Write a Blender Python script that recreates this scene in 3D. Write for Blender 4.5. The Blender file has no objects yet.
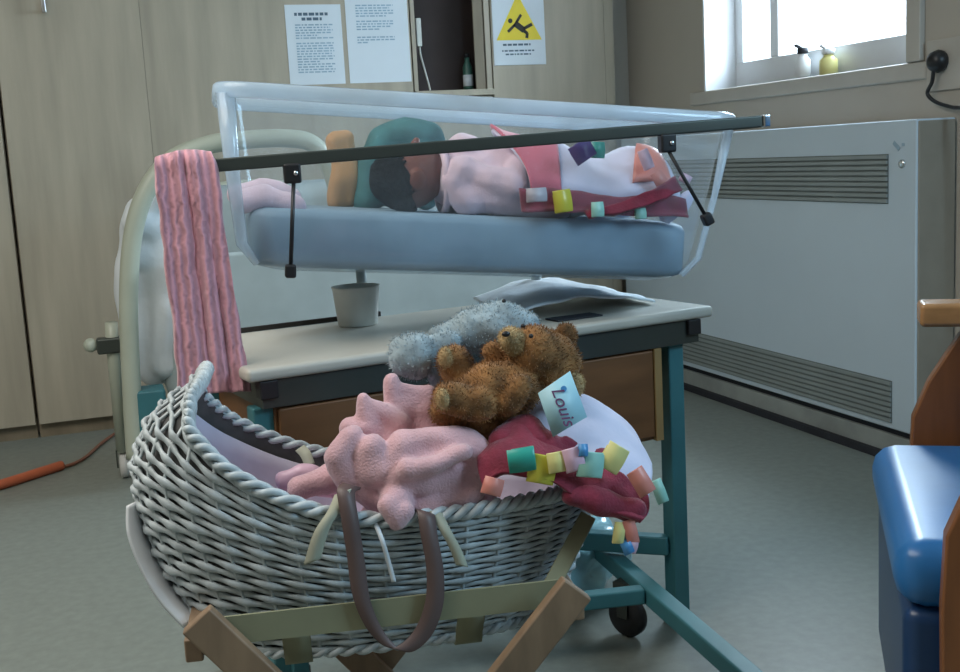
import bpy, bmesh, math, random
from math import sin, cos, pi, radians, sqrt
from mathutils import Vector, Matrix, Euler, noise
random.seed(4)
S = bpy.context.scene
COL = S.collection
V = Vector

# ------------------------------------------------------------------ camera
F, H = 1150.0, 0.95
cam_d = bpy.data.cameras.new('camera')
cam = bpy.data.objects.new('camera', cam_d); COL.objects.link(cam)
cam_d.sensor_width = 36; cam_d.lens = F * 36 / 960; cam_d.clip_start = .02
CR = Matrix.Rotation(radians(-18.7), 3, 'Z') @ Matrix.Rotation(pi/2 - radians(8.9), 3, 'X') @ Matrix.Rotation(radians(-3.1), 3, 'Z')
cam.matrix_world = Matrix.Translation((0, 0, H)) @ CR.to_4x4()
S.camera = cam

def ray(px, py): return CR @ V(((px-480)/F, -(py-336)/F, -1))

class Frame:
    """a local frame standing in the room: u along, v away, h up"""
    def __init__(s, ox, oy, deg):
        s.o = V((ox, oy, 0)); a = radians(deg); s.deg = deg
        s.U = V((cos(a), sin(a), 0)); s.W = V((-sin(a), cos(a), 0))
    def at(s, u, v, h): return s.o + s.U*u + s.W*v + V((0, 0, h))
    def px(s, x, y, v):
        r = ray(x, y); c = s.o + s.W*v
        t = c.dot(s.W)/r.dot(s.W)
        return V((0, 0, H)) + r*t
    def uh(s, x, y, v):
        p = s.px(x, y, v); return ((p-s.o).dot(s.U), p.z)

COT = Frame(.224, 1.786, 9.5)
BAS = Frame(.082, 1.388, -10)
TUB = Frame(.1651, 1.9029, -6)      # the tub sits slightly turned on its trolley

# ------------------------------------------------------------------ materials
def new_mat(name):
    m = bpy.data.materials.new(name); m.use_nodes = True
    return m, m.node_tree, m.node_tree.nodes['Principled BSDF']
def mat(name, col, rough=.6, metal=0, var=.08, scale=8, bump=0, bscale=200, spec=.5, stretch=None, sheen=0, bdist=.002, sub=0):
    m, nt, b = new_mat(name)
    N, L = nt.nodes, nt.links
    tc = N.new('ShaderNodeTexCoord'); mp = N.new('ShaderNodeMapping')
    if stretch: mp.inputs['Scale'].default_value = stretch
    L.new(tc.outputs['Object'], mp.inputs[0])
    nz = N.new('ShaderNodeTexNoise'); nz.inputs['Scale'].default_value = scale; nz.inputs['Detail'].default_value = 5
    L.new(mp.outputs[0], nz.inputs[0])
    cr = N.new('ShaderNodeValToRGB')
    c0 = [max(0, c*(1-var*2)) for c in col]; c1 = [min(1, c*(1+var*2)) for c in col]
    cr.color_ramp.elements[0].color = (*c0, 1); cr.color_ramp.elements[1].color = (*c1, 1)
    cr.color_ramp.elements[0].position = .3; cr.color_ramp.elements[1].position = .7
    L.new(nz.outputs[0], cr.inputs[0]); L.new(cr.outputs[0], b.inputs['Base Color'])
    b.inputs['Roughness'].default_value = rough; b.inputs['Metallic'].default_value = metal
    b.inputs['Specular IOR Level'].default_value = spec
    if sheen: b.inputs['Sheen Weight'].default_value = sheen
    if sub: b.inputs['Subsurface Weight'].default_value = sub; b.inputs['Subsurface Radius'].default_value = (.01, .004, .002)
    if bump:
        n2 = N.new('ShaderNodeTexNoise'); n2.inputs['Scale'].default_value = bscale; n2.inputs['Detail'].default_value = 3
        L.new(mp.outputs[0], n2.inputs[0])
        bp = N.new('ShaderNodeBump'); bp.inputs['Strength'].default_value = bump; bp.inputs['Distance'].default_value = bdist
        L.new(n2.outputs[0], bp.inputs['Height']); L.new(bp.outputs[0], b.inputs['Normal'])
    return m
def knit(name, col, freq, axis='X', var=.25):
    """ribbed knit: a wave of light and dark ribs with bump"""
    m, nt, b = new_mat(name); N, L = nt.nodes, nt.links
    tc = N.new('ShaderNodeTexCoord'); w = N.new('ShaderNodeTexWave'); w.bands_direction = axis
    w.inputs['Scale'].default_value = freq; w.inputs['Distortion'].default_value = 2.5; w.inputs['Detail'].default_value = 2
    w.inputs['Detail Scale'].default_value = 2
    L.new(tc.outputs['Object'], w.inputs[0])
    cr = N.new('ShaderNodeValToRGB')
    cr.color_ramp.elements[0].color = (*[c*(1-var) for c in col], 1); cr.color_ramp.elements[1].color = (*[min(1, c*(1+var)) for c in col], 1)
    L.new(w.outputs['Fac'], cr.inputs[0]); L.new(cr.outputs[0], b.inputs['Base Color'])
    bp = N.new('ShaderNodeBump'); bp.inputs['Strength'].default_value = .8; bp.inputs['Distance'].default_value = .004
    L.new(w.outputs['Fac'], bp.inputs['Height']); L.new(bp.outputs[0], b.inputs['Normal'])
    b.inputs['Roughness'].default_value = .95; b.inputs['Sheen Weight'].default_value = .3
    return m

M = {}
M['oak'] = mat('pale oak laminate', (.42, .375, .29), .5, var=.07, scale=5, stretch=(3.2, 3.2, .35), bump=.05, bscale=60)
M['oak_dark'] = mat('darker oak edge', (.24, .20, .14), .6, var=.08, scale=5, stretch=(3, 3, .3))  # darker oak for carcass, plinth and hinge strip
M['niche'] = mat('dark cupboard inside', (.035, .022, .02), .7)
M['lip_shadow'] = mat('dark lip shadow', (.03, .028, .025), .8)
M['wall'] = mat('beige painted wall', (.47, .43, .37), .8, var=.02, scale=3, bump=.05, bscale=90)
M['ceil'] = mat('white ceiling', (.7, .7, .68), .9, var=.02)
M['floor'] = mat('grey vinyl floor', (.205, .225, .20), .42, var=.05, scale=40, bump=.03, bscale=300)
M['skirt'] = mat('grey plinth', (.30, .33, .32), .6)
M['black'] = mat('black plastic', (.015, .015, .017), .4)
M['blackline'] = mat('black skirting', (.02, .022, .03), .7)
M['heater'] = mat('white enamel casing', (.55, .66, .75), .4, var=.015, scale=3)
M['grille'] = mat('grey grille', (.27, .31, .31), .5, var=.02)
M['grille_back'] = mat('grille recess', (.16, .19, .19), .8)
M['white'] = mat('white gloss paint', (.82, .84, .86), .4, var=.01)
M['sill'] = mat('stone coloured sill', (.50, .47, .42), .5, var=.03)
M['paper'] = mat('white paper', (.72, .80, .86), .7, var=.01)
M['ink'] = mat('blue grey print', (.33, .47, .58), .8)
M['ink_dark'] = mat('dark print', (.10, .16, .22), .8)
M['yellow'] = mat('sign yellow', (.86, .68, .02), .5, var=.02)
M['signblack'] = mat('sign black', (.03, .03, .02), .6)
M['teal'] = mat('teal painted steel', (.05, .19, .22), .45, var=.05, bump=.03)
M['deck'] = mat('cream deck laminate', (.52, .50, .44), .45, var=.03)
M['drawer'] = mat('brown wood drawer', (.17, .075, .028), .5, var=.12, scale=6, stretch=(.5, 3, 4), bump=.05)
M['drawer_edge'] = mat('light drawer edge', (.34, .22, .09), .5)
M['darkrail'] = mat('dark steel rail', (.075, .085, .075), .35, metal=.5, var=.04)
M['chrome'] = mat('chrome', (.75, .77, .78), .15, metal=1, var=.02)
M['cream_tube'] = mat('cream green enamel tube', (.46, .49, .40), .35, var=.03)
M['sheet'] = mat('white bed sheet', (.78, .83, .87), .85, var=.03, bump=.3, bscale=25, bdist=.01)
M['matt'] = mat('grey blue mattress', (.40, .47, .48), .7, var=.04)
M['mattress'] = mat('pale blue cot mattress', (.235, .345, .44), .6, var=.05, scale=12, bump=.2, bscale=60)
M['rubber'] = mat('grey white caster', (.6, .6, .58), .5)
M['wood'] = mat('warm chair wood', (.22, .085, .03), .35, var=.12, scale=6, stretch=(4, 4, .6), bump=.04)
M['woodtop'] = mat('pale varnished armrest', (.42, .22, .09), .25, var=.1, scale=6, stretch=(1, 6, 6))
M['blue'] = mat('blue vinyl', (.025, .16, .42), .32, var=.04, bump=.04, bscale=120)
M['blue_shade'] = mat('shaded blue vinyl', (.012, .045, .13), .35, var=.04)
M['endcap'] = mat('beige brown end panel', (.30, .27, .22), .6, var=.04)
M['stand'] = mat('pale brown stand wood', (.26, .175, .11), .5, var=.12, scale=8, stretch=(4, 4, 1))
M['khaki'] = mat('khaki band', (.27, .27, .17), .8, var=.05)
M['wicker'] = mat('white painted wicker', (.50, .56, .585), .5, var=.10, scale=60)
M['weave_shade'] = mat('painted shade behind cane', (.085, .085, .085), .8, var=.1, scale=60)
M['liner'] = mat('lilac cotton lining', (.62, .58, .70), .85, var=.04, bump=.2, bscale=20, bdist=.01)
M['strap'] = mat('brown leather strap', (.12, .08, .075), .5, var=.1)
M['tie'] = mat('khaki cloth tie', (.42, .43, .34), .8)
M['ribbonw'] = mat('white satin ribbon', (.7, .74, .78), .4)
M['pink'] = mat('pink wool', (.66, .40, .44), .95, var=.06, scale=30, bump=.6, bscale=350, sheen=.5, bdist=.003)
M['pinkpale'] = mat('pale pink cardigan wool', (.72, .55, .64), .95, var=.05, scale=30, bump=.5, bscale=350, sheen=.4)
M['pinkknit'] = knit('ribbed pink knit', (.60, .30, .36), 24, var=.22)
M['hotpink'] = mat('coral pink minky', (.66, .13, .20), .8, var=.08, bump=.4, bscale=250, sheen=.5)
M['red'] = mat('raspberry minky', (.23, .022, .05), .9, var=.15, scale=30, bump=.6, bscale=260, sheen=.3)
M['lilac'] = mat('white lilac fleece', (.66, .66, .84), .85, var=.06, bump=.3, bscale=120, sheen=.3)
M['t_green'] = mat('green satin', (.04, .40, .32), .3)
M['t_yellow'] = mat('yellow satin', (.62, .56, .07), .35)
M['t_cream'] = mat('cream satin', (.80, .74, .30), .35)
M['t_mint'] = mat('mint satin', (.34, .66, .58), .35)
M['t_coral'] = mat('coral satin', (.72, .27, .22), .35)
M['t_rose'] = mat('rose satin', (.75, .50, .62), .35)
M['t_purple'] = mat('purple satin', (.07, .03, .20), .35)
M['t_blue'] = mat('blue satin', (.08, .30, .62), .35)
M['t_grey'] = mat('silver satin', (.5, .47, .52), .35)
M['bear'] = mat('golden brown fur', (.25, .12, .04), .95, var=.25, scale=40, sheen=.15)
M['bearlight'] = mat('light tan fur', (.48, .34, .17), .95, var=.15, scale=40, sheen=.15)
M['bearred'] = mat('rust fur', (.24, .085, .03), .95, var=.2, scale=40)
M['greyfur'] = mat('grey blue plush', (.30, .38, .42), .95, var=.15, scale=40, sheen=.2)
M['skin'] = mat('shaded brown baby skin', (.15, .045, .03), .6, var=.08, sub=.05)  # shadow on the face is put into this dark brown
M['hair'] = mat('black baby hair', (.006, .008, .009), .9, spec=.1, var=.3, scale=60, bump=.7, bscale=150, bdist=.004)
M['lip'] = mat('lip', (.26, .06, .06), .5)
M['tealcloth'] = mat('teal cloth', (.045, .15, .155), .9, var=.2, scale=20, bump=.4, bscale=60)
M['tan'] = mat('tan cloth', (.45, .26, .12), .9, var=.1)
M['orange'] = mat('orange red cord', (.50, .12, .05), .5, var=.05)
M['orange2'] = mat('brown red cord', (.24, .10, .06), .6, var=.05)
M['cream'] = mat('cream plastic', (.62, .64, .60), .4)
M['cardblue'] = mat('pale blue card', (.38, .66, .76), .5, var=.02)
M['ink_card'] = mat('plum print', (.16, .05, .15), .6)
M['bottlegreen'] = mat('green bottle plastic', (.05, .14, .11), .3)

def clear_mat(name, tint, milk, gloss=.9):
    m, nt, b = new_mat(name); N, L = nt.nodes, nt.links
    tr = N.new('ShaderNodeBsdfTransparent'); tr.inputs[0].default_value = (*tint, 1)
    gl = N.new('ShaderNodeBsdfGlossy'); gl.inputs['Roughness'].default_value = .12; gl.inputs[0].default_value = (.9, .95, 1, 1)
    df = N.new('ShaderNodeBsdfDiffuse'); df.inputs[0].default_value = (.75, .86, .95, 1)
    tl = N.new('ShaderNodeBsdfTranslucent'); tl.inputs[0].default_value = (.75, .86, .95, 1)
    mk = N.new('ShaderNodeMixShader'); mk.inputs[0].default_value = .5
    L.new(df.outputs[0], mk.inputs[1]); L.new(tl.outputs[0], mk.inputs[2])
    nz = N.new('ShaderNodeTexNoise'); nz.inputs['Scale'].default_value = 5
    tc = N.new('ShaderNodeTexCoord'); L.new(tc.outputs['Object'], nz.inputs[0])
    mr = N.new('ShaderNodeMapRange'); mr.inputs[1].default_value = .3; mr.inputs[2].default_value = .75
    mr.inputs[3].default_value = milk*.5; mr.inputs[4].default_value = milk*1.5
    L.new(nz.outputs[0], mr.inputs[0])
    m1 = N.new('ShaderNodeMixShader'); L.new(mr.outputs[0], m1.inputs[0]); L.new(tr.outputs[0], m1.inputs[1]); L.new(mk.outputs[0], m1.inputs[2])
    lw = N.new('ShaderNodeLayerWeight'); lw.inputs[0].default_value = .5
    pw = N.new('ShaderNodeMath'); pw.operation = 'POWER'; pw.inputs[1].default_value = 4; L.new(lw.outputs['Facing'], pw.inputs[0])
    fr = N.new('ShaderNodeMath'); fr.operation = 'MULTIPLY_ADD'; fr.inputs[1].default_value = .55; fr.inputs[2].default_value = .04; L.new(pw.outputs[0], fr.inputs[0])
    m2 = N.new('ShaderNodeMixShader'); L.new(fr.outputs[0], m2.inputs[0]); L.new(m1.outputs[0], m2.inputs[1]); L.new(gl.outputs[0], m2.inputs[2])
    L.new(m2.outputs[0], N['Material Output'].inputs[0])
    return m
M['acrylic'] = clear_mat('clear acrylic', (.97, .985, .99), .11)
M['acrylic_rim'] = clear_mat('thick acrylic lip', (.92, .96, .99), .55)
M['glass'] = clear_mat('window glass', (1, 1, 1), 0.0)

# ------------------------------------------------------------------ object helpers
def link(o, parent=None):
    COL.objects.link(o)
    if parent is not None: o.parent = parent; o.matrix_parent_inverse = parent.matrix_world.inverted()
    return o
def tag(o, label=None, cat=None, group=None, kind=None):
    for k, v in (('label', label), ('category', cat), ('group', group), ('kind', kind)):
        if v: o[k] = v
    return o
def thing(name, label, cat, loc=(0, 0, 0), deg=0, group=None):
    o = bpy.data.objects.new(name, None); o.empty_display_size = .05
    o.matrix_world = Matrix.Translation(loc) @ Matrix.Rotation(radians(deg), 4, 'Z')
    link(o); bpy.context.view_layer.update()
    return tag(o, label, cat, group)
def obj(name, bm, m, parent=None, smooth=False, bev=0):
    """all geometry is made in world coordinates; the object's origin goes to its own middle"""
    me = bpy.data.meshes.new(name)
    if isinstance(bm, bpy.types.Mesh): me = bm; me.name = name
    else:
        bmesh.ops.recalc_face_normals(bm, faces=bm.faces[:])
        bm.to_mesh(me); bm.free()
    ms = m if isinstance(m, (list, tuple)) else [m]
    if len(me.materials) == 0:
        for q in ms: me.materials.append(q)
    if len(me.vertices):
        lo = V([min(v.co[i] for v in me.vertices) for i in range(3)]); hi = V([max(v.co[i] for v in me.vertices) for i in range(3)])
        c = (lo+hi)/2; c.z = lo.z
        me.transform(Matrix.Translation(-c))
    else: c = V((0, 0, 0))
    o = bpy.data.objects.new(name, me); o.matrix_world = Matrix.Translation(c)
    link(o)
    if parent is not None:
        o.parent = parent; o.matrix_parent_inverse = Matrix.Identity(4)
        bpy.context.view_layer.update()
        o.matrix_local = parent.matrix_world.inverted() @ Matrix.Translation(c)
    if smooth:
        for p in me.polygons: p.use_smooth = True
    if bev:
        md = o.modifiers.new('bevel', 'BEVEL'); md.width = bev; md.segments = 3; md.limit_method = 'ANGLE'
        for p in me.polygons: p.use_smooth = True
        me.update()
        o.modifiers.new('wn', 'WEIGHTED_NORMAL')
    return o
def struct(name, bm, m, parent=None, **k):
    o = obj(name, bm, m, parent, **k)
    if parent is None: o['kind'] = 'structure'
    return o
ID = Frame(0, 0, 0)
def box(bm, a, b, fr=ID, mi=0):
    """box between two corners in a frame"""
    vs = []
    for z in (a[2], b[2]):
        for (x, y) in ((a[0], a[1]), (b[0], a[1]), (b[0], b[1]), (a[0], b[1])):
            vs.append(bm.verts.new(fr.at(x, y, z)))
    for f in ((0, 3, 2, 1), (4, 5, 6, 7), (0, 1, 5, 4), (1, 2, 6, 5), (2, 3, 7, 6), (3, 0, 4, 7)):
        bm.faces.new([vs[i] for i in f]).material_index = mi
    return bm
def B(a, b, fr=ID): return box(bmesh.new(), a, b, fr)
def bar(bm, p, q, w, t, side=None):
    """rectangular bar from p to q; w across 'side', t along the third axis"""
    p, q = V(p), V(q); d = (q-p).normalized()
    s = V(side) if side is not None else V((0, 0, 1)).cross(d)
    if s.length < 1e-4: s = V((1, 0, 0))
    s = (s - d*s.dot(d)).normalized(); n = d.cross(s)
    vs = [bm.verts.new(e + s*w/2*i + n*t/2*j) for e in (p, q) for i, j in ((-1, -1), (1, -1), (1, 1), (-1, 1))]
    for f in ((0, 3, 2, 1), (4, 5, 6, 7), (0, 1, 5, 4), (1, 2, 6, 5), (2, 3, 7, 6), (3, 0, 4, 7)): bm.faces.new([vs[i] for i in f])
    return bm
def cr(pts, n, closed=False):
    """Catmull-Rom through points"""
    P = [V(p) for p in pts]; out = []; k = len(P)
    segs = k if closed else k-1
    for i in range(segs):
        g = (lambda j: P[j % k]) if closed else (lambda j: P[max(0, min(k-1, j))])
        a, b, c, d = g(i-1), g(i), g(i+1), g(i+2)
        for s in range(n):
            t = s/n
            out.append(.5*((2*b) + (c-a)*t + (2*a-5*b+4*c-d)*t*t + (3*b-a-3*c+d)*t*t*t))
    if not closed: out.append(P[-1])
    return out
def tube(bm, pts, r, seg=8, closed=False, cap=True, squash=1, up=None):
    P = [V(p) for p in pts]; n = len(P); rings = []; nrm = None
    for i, p in enumerate(P):
        d = (P[(i+1) % n] - P[i-1]) if closed else (P[min(n-1, i+1)] - P[max(0, i-1)])
        if d.length < 1e-9: d = V((0, 0, 1))
        d.normalize()
        if up is not None: nrm = V(up) - d*V(up).dot(d)
        elif nrm is None:
            nrm = d.orthogonal()
        else: nrm = nrm - d*nrm.dot(d)
        nrm.normalize(); bi = d.cross(nrm)
        rr = r[i] if isinstance(r, (list, tuple)) else r
        rings.append([bm.verts.new(p + nrm*cos(2*pi*k/seg)*rr + bi*sin(2*pi*k/seg)*rr*squash) for k in range(seg)])
    for i in range(n if closed else n-1):
        a, b = rings[i], rings[(i+1) % n]
        for k in range(seg): bm.faces.new((a[k], a[(k+1) % seg], b[(k+1) % seg], b[k]))
    if cap and not closed: bm.faces.new(rings[0][::-1]); bm.faces.new(rings[-1])
    return bm
def T(pts, r, seg=10, **k): return tube(bmesh.new(), pts, r, seg, **k)
def lathe(bm, c, prof, seg=20, axis=V((0, 0, 1))):
    q = V((0, 0, 1)).rotation_difference(axis); rings = []
    for (r, z) in prof: rings.append([bm.verts.new(V(c) + q @ V((r*cos(2*pi*k/seg), r*sin(2*pi*k/seg), z))) for k in range(seg)])
    for a, b in zip(rings, rings[1:]):
        for k in range(seg): bm.faces.new((a[k], a[(k+1) % seg], b[(k+1) % seg], b[k]))
    bm.faces.new(rings[0][::-1]); bm.faces.new(rings[-1]); return bm
def ball(bm, c, r, rot=None, sub=3):
    """sphere or ellipsoid (r may be a triple)"""
    rr = r if isinstance(r, (tuple, list)) else (r, r, r)
    m = Matrix.Translation(V(c)) @ (rot.to_4x4() if rot else Matrix.Identity(4)) @ Matrix.Diagonal((*rr, 1))
    bmesh.ops.create_icosphere(bm, subdivisions=sub, radius=1, matrix=m); return bm
def blob(name, parts, voxel, smooth=4, noise_amp=0, noise_s=30, fur=0, fur_len=.006, gravity=0):
    """parts: ('b',centre,r[,rot]) balls and ('c',[pts],[radii]) capsules, melted into one continuous skin; returns a mesh"""
    bm = bmesh.new()
    for p in parts:
        if p[0] == 'b': ball(bm, *p[1:])
        else:
            pts = p[1]; rad = p[2]
            for i in range(len(pts)-1):
                a, b = V(pts[i]), V(pts[i+1]); L = (b-a).length; n = max(2, int(L/(min(rad[i], rad[i+1])*.35))+1)
                for k in range(n+1):
                    t = k/n; ball(bm, a.lerp(b, t), rad[i]*(1-t)+rad[i+1]*t, sub=2)
    me = bpy.data.meshes.new('tmp'); bm.to_mesh(me); bm.free()
    o = bpy.data.objects.new('tmp', me); COL.objects.link(o)
    r = o.modifiers.new('r', 'REMESH'); r.mode = 'VOXEL'; r.voxel_size = voxel
    if smooth: s = o.modifiers.new('s', 'SMOOTH'); s.iterations = smooth; s.factor = .5
    dg = bpy.context.evaluated_depsgraph_get()
    me2 = bpy.data.meshes.new_from_object(o.evaluated_get(dg))
    bpy.data.objects.remove(o); bpy.data.meshes.remove(me)
    if noise_amp:
        ns = [v.normal.copy() for v in me2.vertices]
        for v, n in zip(me2.vertices, ns):
            v.co += n*noise_amp*noise.noise(v.co*noise_s)
    if fur:
        b2 = bmesh.new(); b2.from_mesh(me2); b2.normal_update()
        fs = b2.faces[:]; rnd = random.Random(2)
        tot = sum(f.calc_area() for f in fs)
        for f in fs:
            k = f.calc_area()/tot*fur; k = int(k) + (rnd.random() < k % 1)
            for _ in range(k):
                c = f.calc_center_median() + V([rnd.uniform(-1, 1) for _ in range(3)])*voxel*.6
                d = (f.normal + V([rnd.uniform(-.7, .7) for _ in range(3)]) + V((0, 0, -gravity))).normalized()
                sd = d.orthogonal().normalized(); sd.rotate(Matrix.Rotation(rnd.uniform(0, 6.3), 3, d)); w = .0007
                L = fur_len*rnd.uniform(.6, 1.1)
                b2.faces.new([b2.verts.new(c - sd*w - f.normal*.001), b2.verts.new(c + sd*w - f.normal*.001), b2.verts.new(c + d*L)])
        b2.to_mesh(me2); b2.free()
    for p in me2.polygons: p.use_smooth = True
    me2.materials.clear()
    return me2
def sheet(rows, n=10, amp=0, freq=12, seed=0, uwave=None):
    """smooth cloth patch through a grid of control points"""
    R = [cr(r, n) for r in rows]; m = len(R[0]); cols = [cr([r[i] for r in R], n) for i in range(m)]
    bm = bmesh.new(); G = []
    for i, c in enumerate(cols):
        g = []
        for j, p in enumerate(c):
            q = V(p)
            if amp:
                k = noise.noise_vector(q*freq + V((seed, 0, 0))); q = q + k*amp
            g.append(bm.verts.new(q))
        G.append(g)
    for i in range(len(G)-1):
        for j in range(len(G[0])-1): bm.faces.new((G[i][j], G[i+1][j], G[i+1][j+1], G[i][j+1]))
    return bm
def cloth(name, bm, m, parent=None, th=.004):
    o = obj(name, bm, m, parent, smooth=True)
    s = o.modifiers.new('solid', 'SOLIDIFY'); s.thickness = th; s.offset = 0
    return o
def ribbon(name, pts, w, side, m, parent, th=.0012, n=6):
    P = cr(pts, n); bm = bmesh.new(); rows = []
    sd = V(side).normalized()
    for p in P: rows.append((bm.verts.new(p - sd*w/2), bm.verts.new(p + sd*w/2)))
    for a, b in zip(rows, rows[1:]): bm.faces.new((a[0], a[1], b[1], b[0]))
    return cloth(name, bm, m, parent, th)
def tab(p, d, side, m, parent, L=.03, w=.024, lift=.008, out=None):
    """a looped satin ribbon tab sewn on at p, running along d"""
    p, d = V(p), V(d).normalized(); n = d.cross(V(side)).normalized()
    if n.y > 0: n = -n
    pts = [p, p + d*L*.5 + n*lift, p + d*L + n*lift*.8, p + d*L*1.04, p + d*L*.8 - n*lift*.1, p + d*L*.2 - n*.001]
    return ribbon('ribbon_tab', pts, w, side, m, parent)

# ================================================================== THE ROOM
YB, XW = 4.60, 2.30
struct('floor', B((-3.2, -2.6, -.05), (2.5, 4.9, 0)), M['floor'])
struct('ceiling', B((-3.2, -2.6, 2.45), (2.5, 4.9, 2.5)), M['ceil'])
struct('wall_back', B((-3.2, YB, 0), (XW+.2, YB+.1, 2.45)), M['wall'])
struct('wall_left', B((-3.2, -2.6, 0), (-3.1, YB, 2.45)), M['wall'])
struct('wall_front', B((-3.1, -2.6, 0), (XW+.2, -2.5, 2.45)), M['wall'])
# right wall with the window opening
wy0, wy1, wz0, wz1 = 2.80, 3.955, 1.147, 2.05
bm = bmesh.new()
box(bm, (XW, -2.5, 0), (XW+.2, YB, wz0)); box(bm, (XW, -2.5, wz1), (XW+.2, YB, 2.45))
box(bm, (XW, -2.5, wz0), (XW+.2, wy0, wz1)); box(bm, (XW, wy1, wz0), (XW+.2, YB, wz1))
struct('wall_right', bm, M['wall'])
# window
w = thing('window_1', None, None, (XW+.16, 3.35, wz0)); w['kind'] = 'structure'
bm = bmesh.new(); X0, X1 = XW+.13, XW+.18
box(bm, (X0, wy0, wz0), (X1, wy1, wz0+.10)); box(bm, (X0, wy0, wz1-.06), (X1, wy1, wz1))
box(bm, (X0, wy0, wz0+.1), (X1, wy0+.05, wz1-.06)); box(bm, (X0, wy1-.06, wz0+.1), (X1, wy1, wz1-.06)); box(bm, (X0, 3.66, wz0+.1), (X1, 3.71, wz1-.06))
obj('window_frame', bm, M['white'], w, bev=.004)
obj('glass_pane', B((XW+.150, wy0+.05, wz0+.1), (XW+.156, 3.66, wz1-.06)), M['glass'], w)
obj('glass_pane', B((XW+.150, 3.71, wz0+.1), (XW+.156, wy1-.06, wz1-.06)), M['glass'], w)
bm = bmesh.new(); box(bm, (XW-.004, wy0-.0, wz0+.001), (XW+.13, wy0+.012, wz1)); box(bm, (XW-.004, wy1-.012, wz0+.001), (XW+.13, wy1, wz1))
obj('white_reveal', bm, M['white'], w)
struct('trim_1', B((XW-.012, wy0-.08, wz0-.05), (XW+.13, wy1+.10, wz0)), M['sill'], bev=.006)     # window board
struct('trim_2', B((XW-.02, wy0-.065, wz0+.001), (XW, wy0-.005, wz1+.05)), M['sill'], bev=.004)       # window side moulding
# plinth below the heater, along the right wall
struct('baseboard_right', B((2.185, -.6, 0), (XW-.001, YB-.001, .075)), M['skirt'], bev=.004)
struct('trim_3', B((2.165, -.6, 0), (2.184, YB-.001, .022)), M['blackline'])

# ---- fitted cupboards along the back wall
YC = 4.48
def cupboard(x0, x1, label, doors, z1=2.30, extra=None):
    t = thing('fitted_cupboard', label, 'cupboard', ((x0+x1)/2, YC+.06, 0), 0, 'oak cupboards along the back wall')
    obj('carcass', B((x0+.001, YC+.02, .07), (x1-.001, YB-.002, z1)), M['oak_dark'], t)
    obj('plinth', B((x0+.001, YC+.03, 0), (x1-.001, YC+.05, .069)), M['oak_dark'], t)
    for i, (a, b) in enumerate(doors):
        d = obj('door', B((a+.004, YC, .055), (b-(.004 if i == len(doors)-1 else -.003), YC+.019, z1)), M['oak'], t, bev=.0008)
        if extra and i in extra:
            hx, hz = extra[i]; bm = bmesh.new()
            bar(bm, (hx, YC-.03, hz), (hx, YC-.03, hz+.14), .014, .01); bar(bm, (hx, YC-.03, hz+.01), (hx, YC, hz+.01), .012, .012); bar(bm, (hx, YC-.03, hz+.13), (hx, YC, hz+.13), .012, .012)
            obj('handle', bm, M['chrome'], d, bev=.002)
    return t
cupboard(-3.05, -.232, 'oak-fronted cupboard at the far left edge of the wall', [(-3.05, -2.1), (-2.1, -1.17), (-1.17, -.232)])
cupboard(-.226, 1.298, 'wide double-door oak cupboard behind the bed frame, with two notices', [(-.226, .272), (.272, 1.298)], extra={0: (-.05, 1.53)})
cupboard(1.630, 2.180, 'narrow oak cupboard door carrying the yellow warning sign', [(1.630, 2.130), (2.130, 2.180)])
# the open niche between them
t = thing('open_cupboard', 'open dark cupboard niche between the notices and the warning sign', 'cupboard', (1.464, YC+.06, 0))
bm = bmesh.new()
box(bm, (1.300, YC, 1.216), (1.326, YB-.01, 2.3)); box(bm, (1.598, YC, 1.216), (1.628, YB-.01, 2.3)); box(bm, (1.326, YB-.012, 1.216), (1.598, YB-.003, 2.3))
fr_ = obj('side_panels', box(box(bmesh.new(), (1.300, YC, 1.216), (1.316, YB-.01, 2.3)), (1.606, YC, 1.216), (1.628, YB-.01, 2.3)), M['oak'], t)
bm.free()
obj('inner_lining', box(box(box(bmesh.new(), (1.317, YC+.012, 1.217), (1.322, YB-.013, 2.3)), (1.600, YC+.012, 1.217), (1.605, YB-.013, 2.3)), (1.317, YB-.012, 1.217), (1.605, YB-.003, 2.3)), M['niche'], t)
obj('shelf', B((1.300, YC-.02, 1.190), (1.628, YB-.004, 1.215)), M['oak'], t, bev=.003)
obj('lower_door', B((1.302, YC, .055), (1.626, YC+.019, 1.188)), M['oak'], t)
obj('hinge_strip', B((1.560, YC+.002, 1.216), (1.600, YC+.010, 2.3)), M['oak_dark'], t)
# plug and cable in the niche
t = thing('cable', 'thin white cable hanging from a white plug inside the dark niche', 'cable', (1.35, YC+.02, 1.216))
obj('plug', B((1.324, YC+.012, 1.39), (1.346, YC+.034, 1.50)), M['cream'], t, bev=.004)
obj('cord', T(cr([(1.337, YC+.022, 1.392), (1.338, YC+.02, 1.36), (1.352, YC+.03, 1.31), (1.366, YC+.03, 1.25), (1.372, YC+.03, 1.219)], 8), .0038, 8), M['cream'], t, smooth=True)
t = thing('bottle', 'small dark green bottle on the shelf inside the open niche', 'bottle', (1.545, YC+.06, 1.216))
obj('bottle_body', lathe(bmesh.new(), (1.545, YC+.06, 1.216), [(.018, 0), (.020, .01), (.020, .09), (.010, .115), (.010, .13)]), M['bottlegreen'], t, smooth=True)
obj('bottle_label', lathe(bmesh.new(), (1.545, YC+.06, 1.232), [(.0206, 0), (.0206, .045)]), M['ribbonw'], t, smooth=True)
obj('bottle_cap', lathe(bmesh.new(), (1.545, YC+.06, 1.346), [(.011, 0), (.011, .018)]), M['black'], t, smooth=True)

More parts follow.
